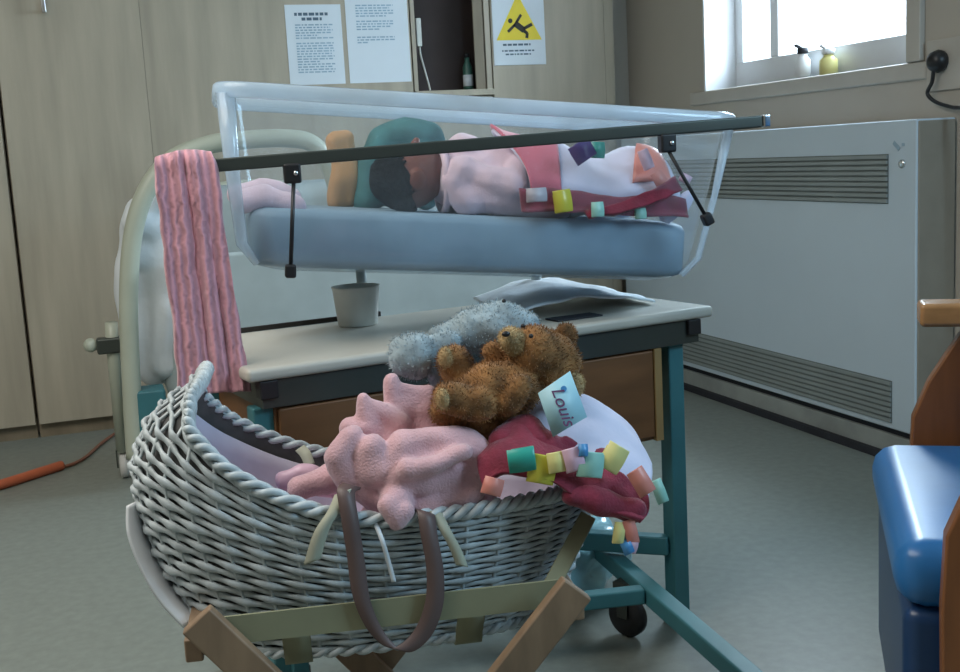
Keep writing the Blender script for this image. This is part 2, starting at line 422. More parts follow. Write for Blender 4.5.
# notices (each line of print too blurred to read is a broken grey line)
def print_lines(bm, x0, x1, z, y, h, rnd, fill=1):
    x = x0; end = x0+(x1-x0)*fill
    while x < end:
        w_ = rnd.uniform(.006, .022)
        box(bm, (x, y-.0006, z), (min(x+w_, end), y, z+h)); x += w_+.0045
def notice(x0, x1, z0, z1, label, lines, header):
    t = thing('notice', label, 'notice', ((x0+x1)/2, YC-.002, z0), 0, 'paper notices on the oak cupboard'); rnd = random.Random(int(x0*100))
    obj('paper_sheet', B((x0, YC-.0016, z0), (x1, YC-.0003, z1)), M['paper'], t)
    for (a, b, z) in header:
        bm = bmesh.new(); print_lines(bm, x0+a, x0+b, z, YC-.0018, .011, rnd); obj('heading', bm, M['ink_dark'], t)
    bm = bmesh.new()
    for (a, b, z, f) in lines: print_lines(bm, x0+a, x0+b, z, YC-.0018, .0052, rnd, f)
    obj('printed_text', bm, M['ink'], t)
notice(.806, 1.022, 1.254, 1.553, 'white notice with a dark two-line heading, left of the two',
       [(.035, .18, 1.475-.0098*i, [1, .93, 1, .97, .6][i % 5] if i != 9 else 1) for i in range(19) if i not in (6,)], [(.035, .165, 1.512), (.062, .14, 1.494)])
notice(1.040, 1.288, 1.254, 1.600, 'plain white notice without heading, right beside the open niche',
       [(.04, .19, z, f) for z, f in [(1.545, 1), (1.535, .9), (1.525, 1), (1.515, 1), (1.505, .8), (1.485, 1), (1.475, 1), (1.465, .9), (1.455, .6), (1.425, 1), (1.415, 1), (1.405, .3)]], [])
# warning sign
t = thing('warning_sign', 'white sign with yellow slip hazard triangle on oak door', 'sign', (1.75, YC-.002, 1.31))
x0, x1 = 1.640, 1.866
obj('sign_board', B((x0, YC-.004, 1.306), (x1, YC-.0003, 1.62)), M['paper'], t, bev=.001)
def prism(bm, pts, y0, y1):
    a = [bm.verts.new((x, y0, z)) for x, z in pts]; b = [bm.verts.new((x, y1, z)) for x, z in pts]
    bm.faces.new(a); bm.faces.new(b[::-1]); n = len(pts)
    for i in range(n): bm.faces.new((a[i], a[(i+1) % n], b[(i+1) % n], b[i]))
    return bm
cx = 1.752
def rounded_tri(cx, zb, w_, h_): return [(cx-w_/2, zb), (cx+w_/2, zb), (cx+w_/2-.003, zb+.008), (cx+.006, zb+h_), (cx-.006, zb+h_), (cx-w_/2+.003, zb+.008)]
tri = obj('yellow_triangle', prism(bmesh.new(), rounded_tri(cx, 1.405, .195, .17), YC-.0052, YC-.0042), M['yellow'], t)
bm = bmesh.new(); y_ = YC-.006
def lim(a, b, w_): bar(bm, (a[0], y_, a[1]), (b[0], y_, b[1]), w_, .001, side=(b[1]-a[1], 0, a[0]-b[0]))
lim((cx-.018, 1.472), (cx+.022, 1.443), .024)            # trunk, falling backwards
lim((cx-.016, 1.466), (cx-.048, 1.438), .011); lim((cx-.010, 1.474), (cx+.012, 1.505), .011)     # arms
lim((cx+.018, 1.448), (cx+.058, 1.467), .013); lim((cx+.018, 1.444), (cx+.036, 1.430), .013); lim((cx+.036, 1.432), (cx+.032, 1.412), .012)   # legs
lathe(bm, (cx-.036, y_+.0005, 1.481), [(.0095, 0), (.0095, .001)], 14, V((0, -1, 0)))
obj('slipping_figure', bm, M['signblack'], t)
bm = bmesh.new(); rnd = random.Random(5)
for a, b, z, h_ in ((.04, .16, 1.383, .008), (.035, .175, 1.360, .006), (.05, .16, 1.346, .006)): print_lines(bm, x0+a, x0+b, z, YC-.0042, h_, rnd)
obj('printed_text', bm, M['ink_dark'], t)

# ---- storage heater
t = thing('heater', 'large white heater casing with grilles under the window', 'heater', (2.23, 3.3, .075))
hy0, hy1, hx = 2.608, 4.42, 2.165
obj('casing', B((hx, hy0, .10), (XW-.003, hy1, .985)), M['heater'], t, bev=.005)
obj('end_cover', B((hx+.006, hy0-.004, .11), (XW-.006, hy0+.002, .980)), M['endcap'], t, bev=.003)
obj('base_strip', B((hx+.03, hy0+.01, .076), (XW-.02, hy1, .099)), M['blackline'], t)
def grille(z0, z1, y0, y1, n):
    g = obj('grille', B((hx-.002, y0, z0), (hx+.001, y1, z1)), M['grille_back'], t)
    bm = bmesh.new()
    for i in range(n):
        z = z0+(z1-z0)*(i+.5)/n; bar(bm, (hx-.005, y0, z), (hx-.005, y1, z), .004, (z1-z0)/n*.62, side=(1, 0, 0))
    obj('grille_slats', bm, M['grille'], g)
grille(.753, .893, 2.722, 4.05, 9); grille(.118, .243, 2.705, 4.30, 8)
obj('lock', lathe(bmesh.new(), (hx, 2.665, .865), [(.013, 0), (.012, .004), (.006, .006)], 18, V((-1, 0, 0))), M['chrome'], t, smooth=True)
bm = bmesh.new(); bar(bm, (hx-.0015, 2.675, .905), (hx-.0015, 2.70, .925), .001, .012, side=(1, 0, 0)); bar(bm, (hx-.0015, 2.655, .918), (hx-.0015, 2.665, .918), .001, .008, side=(1, 0, 0))
obj('small_mark', bm, M['ink'], t)
# plug and cord on the right wall
t = thing('plug', 'black plug with a hanging black cord on the right wall', 'plug', (XW-.03, 2.655, 1.13))
obj('socket_plate', B((XW-.009, 2.56, 1.06), (XW-.001, 2.72, 1.20)), M['sill'], t, bev=.003)
obj('plug_body', lathe(bmesh.new(), (XW-.009, 2.66, 1.140), [(.029, 0), (.032, .012), (.026, .03), (.012, .038)], 14, V((-1, 0, 0))), M['black'], t, smooth=True)
obj('cord', T(cr([(XW-.035, 2.66, 1.12), (XW-.03, 2.672, 1.085), (XW-.03, 2.69, 1.055), (XW-.028, 2.66, 1.03), (XW-.025, 2.60, 1.012), (XW-.05, 2.50, .995), (XW-.04, 2.40, .9), (XW-.03, 2.3, .5)], 8), .0055, 8), M['black'], t, smooth=True)
# things on the window sill
def bottle(x, y, z, r, h, body, cap, label):
    t = thing('bottle', label, 'bottle', (x, y, z), 0, 'bottles on the window sill')
    obj('bottle_body', lathe(bmesh.new(), (x, y, z), [(r*.9, 0), (r, .006), (r, h*.75), (r*.6, h*.9), (r*.5, h)]), body, t, smooth=True)
    obj('bottle_cap', lathe(bmesh.new(), (x, y, z+h+.0005), [(r*.6, 0), (r*.7, .002), (r*.7, .018), (r*.3, .022)]), cap, t, smooth=True)
    bm = bmesh.new(); bar(bm, (x-r*.3, y, z+h+.02), (x-.03, y+.0, z+h+.03), .014, .008); obj('pump_spout', bm, cap, t, bev=.002)
bottle(XW+.075, 3.43, wz0+.001, .026, .085, M['white'], M['blackline'], 'white pump bottle with dark top on the window sill')
bottle(XW+.085, 3.30, wz0+.001, .030, .070, M['t_cream'], M['white'], 'pale yellow bottle beside the pump bottle on the sill')

# ================================================================== ROLLAWAY BED
YF = 3.60
t = thing('folding_bed', 'cream tube folding bed with white bedding, standing against the oak cupboards', 'bed', (.75, 3.78, 0))
def P36(px, py, y=YF):
    r = ray(px, py); k = y/r.y; return V((r.x*k, y, H+r.z*k))
arch = [(x_ if x_ < .5 else .40+(x_-.40)*.55, y_, z_-.010*(z_ > .9)) for x_, y_, z_ in [(.083, YF, .09), (.092, YF, .3), (.108, YF, .56), (.138, YF, .76), (.19, YF, .905), (.27, YF, .995), (.38, YF, 1.035), (.55, YF, 1.045), (.80, YF, 1.045), (.96, YF, 1.02), (1.05, YF, .93), (1.08, YF, .75), (1.085, YF, .4), (1.085, YF, .09)]]
obj('front_frame', T(cr(arch, 6), .028, 14), M['cream_tube'], t, smooth=True)
arch2 = [(x+.02*(1 if x < .5 else -1), 3.98, z*.86) for x, y, z in arch]
obj('rear_frame', T(cr(arch2, 6), .022, 12), M['cream_tube'], t, smooth=True)
obj('thin_post', T([(.050, 3.74, .085), (.052, 3.73, .42), (.055, 3.72, .50)], .020, 12), M['cream_tube'], t, smooth=True)
k = obj('clamp', B((.005, 3.70, .405), (.10, 3.75, .455)), M['darkrail'], t, bev=.008)
kb = bmesh.new(); ball(kb, (-.012, 3.725, .435), .022); obj('clamp_knob', kb, M['cream_tube'], k, smooth=True)
obj('corner_box', B((.10, 3.575, .13), (.19, 3.68, .30)), M['teal'], t, bev=.01)
bm = bmesh.new(); box(bm, (.245, 3.540, .30), (1.43, 3.565, .70))
p = obj('end_panel', bm, M['matt'], t, bev=.012)
obj('screw', lathe(bmesh.new(), (.285, 3.540, .345), [(.009, 0), (.006, .004)], 12, V((0, -1, 0))), M['darkrail'], p, smooth=True)
obj('folded_mattress', B((.20, 3.68, .22), (1.40, 3.94, .90)), M['matt'], t, bev=.06)
bm = bmesh.new()
for (x, y) in ((.050, 3.74), (.777, YF), (.105, 3.98), (.757, 3.98)):
    c = bmesh.new()
    lathe(c, (x-.014, y, .040), [(.020, 0), (.038, .003), (.040, .014), (.038, .025), (.020, .028)], 24, V((1, 0, 0)))
    w_ = obj('caster', c, M['rubber'], t, smooth=True)
    fk = bmesh.new(); pf = [(x-.022, .035), (x-.017, .035), (x-.017, .085), (x+.017, .085), (x+.017, .035), (x+.022, .035), (x+.022, .092), (x-.022, .092)]
    prism(fk, pf, y-.010, y+.010); obj('caster_fork', fk, M['darkrail'], w_)
bm.free()
obj('lower_bar', T([(.09, YF, .17), (.777, YF, .17)], .016, 10), M['cream_tube'], t, smooth=True)
obj('side_bar', T([(.09, YF, .20), (.11, 3.98, .20)], .014, 10), M['cream_tube'], t, smooth=True)
obj('side_bar', T([(.765, YF, .20), (.765, 3.98, .20)], .014, 10), M['cream_tube'], t, smooth=True)
# bedding hanging out at the left
me = blob('bedding', [('c', [(.175, 3.76, .84), (.145, 3.78, .66), (.140, 3.78, .48), (.165, 3.78, .33)], [.05, .072, .068, .05]),
                      ('c', [(.24, 3.73, .90), (.23, 3.73, .70), (.22, 3.73, .5), (.2, 3.73, .36)], [.05, .075, .06, .05]),
                      ('c', [(.16, 3.70, .80), (.26, 3.70, .78)], [.045, .04]), ('c', [(.16, 3.70, .70), (.26, 3.70, .69)], [.045, .04])], .012, 3, .02, 9)
obj('bedding', me, M['sheet'], t, smooth=True)
# cord on the floor
t = thing('floor_cord', 'orange cord lying on the floor by the oak plinth', 'cord', (-.2, 3.9, 0))
obj('sleeve', T(cr([(-.9, 3.45, .016), (-.5, 3.66, .016), (-.325, 3.79, .016), (-.22, 3.88, .016), (-.143, 3.948, .016)], 8), .016, 10), M['orange'], t, smooth=True)
obj('thin_cord', T(cr([(-.143, 3.948, .009), (-.10, 3.99, .008), (-.06, 4.08, .008), (-.02, 4.22, .008), (.03, 4.36, .008), (.06, 4.40, .008)], 8), .006, 8), M['orange2'], t, smooth=True)

# ================================================================== HOSPITAL COT
cot = thing('hospital_cot', 'teal steel hospital cot trolley with clear tub and brown drawer', 'cot', COT.at(.45, .2, 0), COT.deg)
dk = obj('deck', B((-.005, 0, .618), (.925, .41, .64), COT), M['deck'], cot, bev=.008)
obj('back_lip_shadow', B((0, .402, .6405), (.40, .409, .650), COT), M['lip_shadow'], dk)  # the lip's shadow line put in as a dark strip
obj('apron', B((.02, .012, .572), (.895, .39, .617), COT), M['darkrail'], cot)
for u in (.015, .866): obj('corner_bracket', B((u, .004, .588), (u+.03, .03, .6175), COT), M['black'], cot, bev=.002)
dr = obj('drawer_unit', B((.040, .022, .392), (.800, .37, .571), COT), M['drawer'], cot, bev=.003)
obj('drawer_front', B((.045, .012, .400), (.785, .0215, .568), COT), M['drawer'], dr, bev=.003)
obj('edge_strip', B((.787, .010, .392), (.803, .0215, .571), COT), M['drawer_edge'], dr)
def leg(u, v, z1=.572, z0=.0):
    l = obj('leg', B((u-.018, v-.018, z0+.02), (u+.018, v+.018, z1), COT), M['teal'], cot, bev=.004)
    obj('rubber_foot', B((u-.020, v-.020, z0), (u+.020, v+.020, z0+.0195), COT), M['black'], l, bev=.004)
leg(.852, .045); leg(.025, .045); leg(.60, .36); leg(.025, .36)
bm = bmesh.new()
bar(bm, COT.at(.834, .045, .165), COT.at(.60, .30, .165), .03, .038); obj('cross_rail', bm, M['teal'], cot, bev=.004)
# runner that carries the casters
R0, R1 = V((.962, 2.22, .125)), V((.915, 1.30, .105))
bm = bmesh.new(); bar(bm, R0, R1, .035, .034); obj('base_runner', bm, M['teal'], cot, bev=.004)
L0, L1 = COT.at(.03, .45, .125), COT.at(.05, .02, .125)
bm = bmesh.new(); bar(bm, L0, L1, .03, .03); obj('base_runner', bm, M['teal'], cot, bev=.004)
bm = bmesh.new(); bar(bm, V((.925, 1.86, .12)), COT.at(.045, .20, .12), .03, .03); obj('base_rail', bm, M['teal'], cot, bev=.004)
def caster(c):
    x, y = c; d = V((cos(.5), sin(.5), 0)); p = V((x, y, .043))
    w_ = obj('caster', lathe(bmesh.new(), p-d*.014, [(.018, 0), (.036, .002), (.042, .008), (.042, .020), (.036, .026), (.018, .028)], 26, d), M['black'], cot, smooth=True)
    bm = bmesh.new(); s = V((-d.y, d.x, 0))
    for k in (-1, 1): bar(bm, p+d*.019*k, p+d*.019*k+V((0, 0, .056)), .024, .003, side=s)
    bar(bm, p+V((0, 0, .052)), p+V((0, 0, .072)), .04, .04, side=s)
    obj('caster_fork', bm, M['darkrail'], w_, bev=.002)
    obj('hub_cap', lathe(bmesh.new(), p+d*.0142, [(.012, 0), (.010, .003)], 14, d), M['chrome'], w_, smooth=True)
caster((.935, 1.95)); caster((.918, 1.345)); caster(COT.at(.05, .06, 0)[:2])

# tub: tapered rounded clear box, tilted
TAU = radians(5.7)
def TB(s, t, w):
    u = .482 + s*.938*cos(TAU) + w*sin(TAU); h = .740 - s*.955*sin(TAU) + w*cos(TAU)
    return TUB.at(u, .205+t, h)
def rrect(a, b, r, n=6):
    out = []
    for cx_, cy_, a0 in ((a-r, b-r, 0), (-a+r, b-r, pi/2), (-a+r, -b+r, pi), (a-r, -b+r, 3*pi/2)):
        for k in range(n+1): an = a0+pi/2*k/n; out.append((cx_+r*cos(an), cy_+r*sin(an)))
    return out
def tub_shell(levels, cap=True):
    bm = bmesh.new(); rings = []
    for (a, b, r, w) in levels: rings.append([bm.verts.new(TB(x, y, w)) for x, y in rrect(a, b, r)])
    for p, q in zip(rings, rings[1:]):
        for k in range(len(p)): bm.faces.new((p[k], p[(k+1) % len(p)], q[(k+1) % len(p)], q[k]))
    if cap: bm.faces.new(rings[0][::-1])
    return bm
tub = thing('cot_tub', 'clear plastic cot tub with thick milky lip above the cream deck', 'tub', TUB.at(.495, .205, .745), TUB.deg)
obj('tub_wall', tub_shell([(.385, .125, .05, 0), (.410, .145, .06, .006), (.428, .16, .065, .022), (.436, .165, .065, .04), (.456, .18, .06, .16), (.470, .192, .055, .27), (.474, .194, .055, .292)]), M['acrylic'], tub, smooth=True)
rim_pts = [TB(x, y, .294) for x, y in rrect(.484, .204, .055)]
bm = tube(bmesh.new(), rim_pts, .013, 8, closed=True, up=(0, 0, 1), squash=.6)
bmr = obj('tub_lip', bm, M['acrylic_rim'], tub, smooth=True)
# corner gussets of thicker plastic
bm = bmesh.new()
rc = [(x, y) for x, y in rrect(1, 1, .3)]
for sg in (-1, 1):
    for k in range(2):
        pass
bm.free()
tag(obj('tub_corner', T([TB(-.470, -.180, .29), TB(-.455, -.168, .16), TB(-.437, -.152, .045), TB(-.41, -.14, .012)], [.016, .012, .010, .006], 8), M['acrylic_rim'], tub, smooth=True))
tag(obj('tub_corner', T([TB(.470, -.180, .29), TB(.455, -.168, .16), TB(.437, -.152, .045), TB(.41, -.14, .012)], [.010, .006, .006, .006], 8), M['acrylic_rim'], tub, smooth=True))
# support pillars and tilt rail
for u, v in ((.352, .375), (.735, .345)):
    obj('support_post', T([COT.at(u, v, .641), COT.at(u, v, .768 if u < .5 else .712)], .010, 12), M['matt'], cot, smooth=True)
for v in (-.028, .428):
    bm = bmesh.new(); bar(bm, TUB.at(-.042, v, .9545), TUB.at(.985, v, .983), .010, .021)
    rl = obj('tub_rail', bm, M['darkrail'], cot, bev=.003)
    if v < 0: bm = bmesh.new(); bar(bm, TUB.at(.9855, v, .983), TUB.at(1.0, v, .9835), .014, .022); obj('rail_tip', bm, M['chrome'], rl, bev=.003)
for u, z in ((.020, .957), (.978, .980)):
    bm = bmesh.new(); bar(bm, TUB.at(u, -.022, z), TUB.at(u, .422, z-.004), .012, .016); obj('end_bar', bm, M['darkrail'], cot, bev=.003)
def rod(u0, h0, u1, h1):
    v = -.032
    hg = obj('hinge', B((u0-.015, v-.006, h0-.030), (u0+.013, v+.016, h0+.002), TUB), M['black'], cot, bev=.004)
    obj('hinge_screw', lathe(bmesh.new(), TUB.at(u0+.004, v-.006, h0-.014), [(.005, 0), (.003, .003)], 12, -TUB.W), M['chrome'], hg, smooth=True)
    bm = T([TUB.at(u0, v, h0-.028), TUB.at(u1, v, h1)], .0035, 8); obj('rod', bm, M['black'], hg, smooth=True)
    d = (TUB.at(u1, v, h1)-TUB.at(u0, v, h0)).normalized()
    bm = bmesh.new(); bar(bm, TUB.at(u1, v, h1)-d*.010, TUB.at(u1, v, h1)+d*.012, .018, .018); obj('rod_foot', bm, M['black'], hg, bev=.004)
rod(.166, .952, .150, .783); rod(.808, .968, .876, .820)
# left lifting brackets on far side
# cot mattress
def tslab(a, b, w0, w1, r, edge):
    levels = [(a-edge, b-edge, r, w0), (a-edge*.3, b-edge*.3, r, w0+edge*.35), (a, b, r, w0+edge), (a, b, r, w1-edge), (a-edge*.3, b-edge*.3, r, w1-edge*.35), (a-edge, b-edge, r, w1)]
    bm = tub_shell(levels); bmesh.ops.holes_fill(bm, edges=bm.edges[:]); return bm
mt = obj('cot_mattress', tslab(.424, .152, .006, .106, .05, .016), M['mattress'], None, smooth=True)
tag(mt, 'pale blue mattress lying inside the clear cot tub', 'mattress')

# pink knitted blanket over the end of the rail
rows = []
edge = [(240, 172, 208, -.004), (200, 168, 210, -.006), (163, 160, 213, -.012), (151, 157, 211, -.028), (158, 154, 215, -.044), (185, 158, 220, -.048), (230, 163, 225, -.050), (280, 168, 232, -.052), (330, 174, 240, -.054), (365, 177, 246, -.056), (392, 180, 250, -.057)]
for i, (y, xl, xr, v) in enumerate(edge):
    row = []
    for j in range(9):
        k = j/8; x = xl+(xr-xl)*k
        yy = y + (8*(1-k)**2 + 4*k**3 if i > 1 and i < 6 else 3*(1-k)) 
        row.append(TUB.px(x, yy, v - .005*sin(j*2.4+i*.3) - (.003 if j % 2 else 0)))
    rows.append(row)
tag(cloth('blanket', sheet(rows, 6, .003, 30), M['pinkknit'], None, .009), 'long pink ribbed knitted blanket hanging from the rail end beside the tub', 'blanket')
# ---- things in the tub
def onmat(u, v, dh=0):
    """height of the mattress top at u"""
    return .745 - (u-.504)*math.tan(TAU) + .098/cos(TAU) + dh
def CM(u, v, dh): return TUB.at(u, v, onmat(u, v, dh))
# baby: lying on the back, crown to the left, feet to the right
baby = thing('baby', 'sleeping dark-haired baby in a pale pink cardigan, lying on its back in the cot', 'person', CM(.55, .19, 0), TUB.deg)
bv = .175
up = V((0, 0, 1)); A = TUB.U; W = TUB.W
hc = CM(.385, bv, .062)
rotc = Matrix.Rotation(radians(TUB.deg), 3, 'Z')
def hp(a, b, c): return hc + A*a + W*b + up*c       # head coordinates: a to the feet, b away, c up (face)
arm = lambda sg: [CM(.505, bv+sg*.055, .075), CM(.560, bv+sg*.085, .055), CM(.585, bv+sg*.045, .098)]
parts = [('b', hp(0, 0, 0), (.066, .054, .058), rotc), ('b', hp(.024, 0, .012), (.046, .046, .046), rotc),
         ('b', hp(.030, -.022, .024), .020), ('b', hp(.030, .022, .024), .020),                       # cheeks
         ('b', hp(.052, 0, .026), (.015, .016, .016), rotc),                                           # chin
         ('b', hp(-.016, 0, .036), (.03, .036, .024), rotc),                                           # brow
         ('c', [hp(.008, 0, .052), hp(.021, 0, .065)], [.005, .0075]), ('b', hp(.022, -.006, .059), .0045), ('b', hp(.022, .006, .059), .0045),
         ('c', [hp(.034, -.008, .052), hp(.0335, .008, .052)], [.0045, .0045]), ('c', [hp(.040, -.007, .049), hp(.040, .007, .049)], [.0045, .0045]),
         ('b', hp(.006, -.018, .045), .010), ('b', hp(.006, .018, .045), .010),                         # closed eyes
         ('b', hp(.010, -.054, -.004), (.016, .006, .020), rotc), ('b', hp(.010, .054, -.004), (.016, .006, .020), rotc),   # ears
         ('c', [hp(.045, 0, -.005), CM(.470, bv, .055)], [.030, .034]),
         ('c', [CM(.495, bv, .060), CM(.56, bv, .062), CM(.64, bv, .056), CM(.69, bv, .052)], [.055, .060, .062, .055]),
         ('c', [CM(.480, bv-.035, .062), CM(.480, bv+.035, .062)], [.038, .038])]
for sg in (-1, 1):
    a_ = arm(sg)
    parts.append(('c', [CM(.485, bv+sg*.045, .065), a_[1], a_[2]], [.026, .021, .014]))
    parts.append(('c', [CM(.70, bv+sg*.035, .055), CM(.785, bv+sg*.05, .075), CM(.86, bv+sg*.035, .035)], [.036, .027, .017]))
    parts.append(('c', [CM(.865, bv+sg*.035, .03), CM(.882, bv+sg*.037, .055)], [.014, .010]))
    hand = a_[2]; dr_ = (A*.35 - W*sg*.8 + up*.1).normalized()
    parts.append(('b', hand + dr_*.012, (.016, .014, .009), rotc))
    for f in range(4):
        s0 = hand + dr_*.022 + A*(f-1.5)*.0065*1 + up*.001
        L_ = [.014, .017, .016, .012][f]
        parts.append(('c', [s0, s0+dr_*L_, s0+dr_*(L_+.002)-up*.008], [.0036, .0034, .0030]))
    s0 = hand + dr_*.008 - A*.012
    parts.append(('c', [s0, s0 - A*.008 + dr_*.008, s0 - A*.009 + dr_*.015], [.0042, .0038, .0032]))
body = obj('body', blob('body', parts, .0026, 3), M['skin'], baby, smooth=True)
bm = bmesh.new(); ball(bm, hc, (.0695, .0575, .0615), rotc, 4)
for f in [f for f in bm.faces if (f.calc_center_median()-hc).dot(A) > .012 - .25*abs((f.calc_center_median()-hc).dot(W)) - .0 + (.0 if (f.calc_center_median()-hc).z < .0 else -.25*(f.calc_center_median()-hc).z)*1.6]: bm.faces.remove(f)
for v in bm.verts: v.co += (v.co-hc).normalized()*.003*noise.noise(v.co*60)
hr = obj('hair', bm, M['hair'], baby, smooth=True); sm = hr.modifiers.new('s', 'SOLIDIFY'); sm.thickness = .006; sm.offset = -1
for k_ in (-1, 1): obj('closed_eyelid', T(cr([hp(.006, k_*.026, .052), hp(.0095, k_*.019, .056), hp(.006, k_*.011, .055)], 4), .0014, 6), M['hair'], baby, smooth=True)
bm = T(cr([hp(.037, -.010, .054), hp(.0365, 0, .056), hp(.037, .010, .054)], 4), .0022, 6); obj('lips', bm, M['lip'], baby, smooth=True)
cparts = [('c', [CM(.478, bv, .062), CM(.53, bv, .070), CM(.60, bv, .066), CM(.68, bv, .058)], [.052, .066, .068, .060]),
          ('c', [CM(.478, bv-.04, .064), CM(.478, bv+.04, .064)], [.043, .043]),
          ('b', CM(.495, bv+.01, .118), (.040, .045, .030), rotc), ('c', [CM(.485, bv-.045, .040), CM(.56, bv-.055, .040), CM(.65, bv-.05, .040)], [.040, .043, .042]), ('c', [CM(.485, bv+.045, .040), CM(.65, bv+.05, .040)], [.040, .042])]
for sg in (-1, 1): cparts.append(('c', [CM(.485, bv+sg*.045, .068), CM(.560, bv+sg*.085, .057), CM(.582, bv+sg*.053, .096)], [.033, .029, .021]))
cd = obj('cardigan', blob('cardigan', cparts, .004, 4, .006, 28), M['pinkpale'], baby, smooth=True)
bm = T(cr([CM(.448, bv+.058*sin(a), .062-.058*cos(a)) for a in [k*pi/6 for k in range(12)]], 3, True), .007, 8, closed=True); obj('collar', bm, M['pinkpale'], cd, smooth=True)

# comforter blanket over the baby
def prof(u, v):
    x = (v-bv)/.135
    ridge = max(0, 1-x*x)**.6
    top = .135 - .02*((u-.62)/.3) + .010*sin(u*40) + .012*sin(u*23+1)
    if u > .74: top -= (u-.74)*.10
    return .005 + top*ridge
bl = thing('baby_blanket', 'bright pink and white comforter blanket with satin tabs, covering the baby', 'blanket', CM(.72, .18, 0), TUB.deg)
def drape(u0f, u1f, v0, v1, lift, nu=26, nv=26, amp=.006):
    bm = bmesh.new(); G = []
    for j in range(nv+1):
        v = v0+(v1-v0)*j/nv; g = []
        for i in range(nu+1):
            a, b = u0f(v), u1f(v); u = a+(b-a)*i/nu
            # near edge of the tub limits the cloth
            vv = v; h = prof(u, v)+lift
            k = noise.noise(V((u*22, v*22, 3)))*amp
            g.append(bm.verts.new(CM(u, vv, max(.004, h+k))))
        G.append(g)
    for i in range(nv):
        for j in range(nu): bm.faces.new((G[i][j], G[i][j+1], G[i+1][j+1], G[i+1][j]))
    return bm
cloth('blanket_cloth', drape(lambda v: .565+.02*sin(v*30), lambda v: .862, .050, .325, .0), M['lilac'], bl, .006)
cloth('pink_panel', drape(lambda v: .562+.02*sin(v*30), lambda v: .675-.25*(.20-v), .046, .28, .008, 16, 20), M['hotpink'], bl, .005)
cloth('red_panel', drape(lambda v: .560, lambda v: .87, .034, .048, .010, 30, 6), M['red'], bl, .005)
cloth('red_panel', drape(lambda v: .770+.5*(v-.05), lambda v: .850, .060, .14, .010, 12, 12), M['t_coral'], bl, .005)
# loose crumpled corner by the feet and the near edge
def cm_px(px, py, v): return TUB.px(px, py, v)
rows = [[cm_px(585, 213, .035), cm_px(620, 203, .03), cm_px(650, 190, .03), cm_px(675, 176, .035)], [cm_px(590, 218, .028), cm_px(625, 212, .022), cm_px(655, 203, .025), cm_px(682, 190, .03)]]
cloth('red_fold', sheet(rows, 6, .004, 40), M['red'], bl, .010)
def tabc(px, py, m, w=.026, L=.03, v=.022, ang=-90):
    a = radians(ang); d = A*cos(a) + up*sin(a); s = A*-sin(a) + up*cos(a)
    tab(cm_px(px, py, v), d, s, M[m], bl, L, w, .005)
tabc(536, 188, 't_grey', .036, .022); tabc(561, 190, 't_yellow', .032, .036, ang=-85); tabc(577, 143, 't_purple', .040, .032, .03, -60); tabc(598, 142, 't_green', .024, .026, .04, -95); tabc(597, 202, 't_mint', .022, .024); tabc(642, 150, 't_rose', .02, .034, .06, -70)
tabc(640, 208, 't_mint', .02, .018, .03); tabc(680, 176, 't_rose', .016, .02, .04, -30); tabc(655, 172, 't_coral', .022, .026, .04, -60)
# teal and tan cloth behind the head, pink muslin at the head end
def roll_px(v, seq): return ('c', [TUB.px(x, y, v) for x, y, r in seq], [r for x, y, r in seq])
me = blob('tc', [roll_px(.335, [(368, 200, .03), (372, 165, .032), (380, 140, .03), (405, 132, .030), (432, 136, .030)]), roll_px(.335, [(395, 195, .032), (400, 160, .034), (420, 155, .034)]), roll_px(.335, [(425, 198, .03), (436, 160, .03), (436, 140, .026)]), roll_px(.345, [(385, 175, .034), (425, 175, .034)])], .006, 8, .010, 12)
tc_ = tag(obj('folded_cloth', me, M['tealcloth'], None, smooth=True), 'teal bundled cloth behind the baby\'s head in the tub', 'cloth')
me = blob('tc2', [roll_px(.34, [(338, 200, .022), (340, 165, .022), (336, 142, .020)]), roll_px(.34, [(350, 200, .022), (348, 165, .022), (346, 140, .020)])], .006, 3, .01, 18)
tag(obj('folded_cloth', me, M['tan'], None, smooth=True), 'tan rolled cloth standing left of the teal bundle in the tub', 'cloth')
me = blob('mu', [roll_px(.10, [(242, 204, .022), (265, 197, .024), (296, 207, .016)]), roll_px(.2, [(240, 195, .025), (260, 186, .02), (290, 200, .018)])], .006, 4, .01, 20)
tag(obj('muslin_cloth', me, M['pinkpale'], None, smooth=True), 'crumpled pale pink muslin at the empty head end of the tub', 'cloth')
me = blob('mu2', [roll_px(.06, [(668, 214, .018), (682, 205, .018), (688, 195, .012)]), roll_px(.14, [(650, 200, .02), (672, 196, .02)])], .006, 4, .008, 22)
tag(obj('muslin_cloth', me, M['lilac'], None, smooth=True), 'white cloth bunched at the foot end of the tub', 'cloth')

# ---- on the deck
cu = COT.at(.318, .325, .6405)
t = thing('cup', 'plain cream plastic cup on the cot deck under the tub', 'cup', cu)
bm = bmesh.new(); lathe(bm, cu, [(.036, 0), (.038, .002), (.045, .071), (.047, .076), (.043, .076), (.036, .005)], 28); obj('cup_body', bm, M['cream'], t, smooth=True)
rows = []
for j, v in enumerate((.10, .18, .27, .36)):
    rows.append([COT.at(u + .02*j, v, (.6455)+.042*max(0, sin((u-.50)*9))*(.6+.1*j) + .004*((i+j) % 2)) for i, u in enumerate((.53, .58, .63, .68, .74, .80, .86))])
tag(cloth('paper_bundle', sheet(rows, 5, .003, 30), M['sheet'], None, .004), 'white crumpled papers lying on the right of the cot deck', 'papers')
t = obj('folder', B((.60, .05, .6405), (.70, .095, .6435), COT), M['blackline'], None, bev=.001)
tag(t, 'flat dark folder edge under the white papers', 'folder')

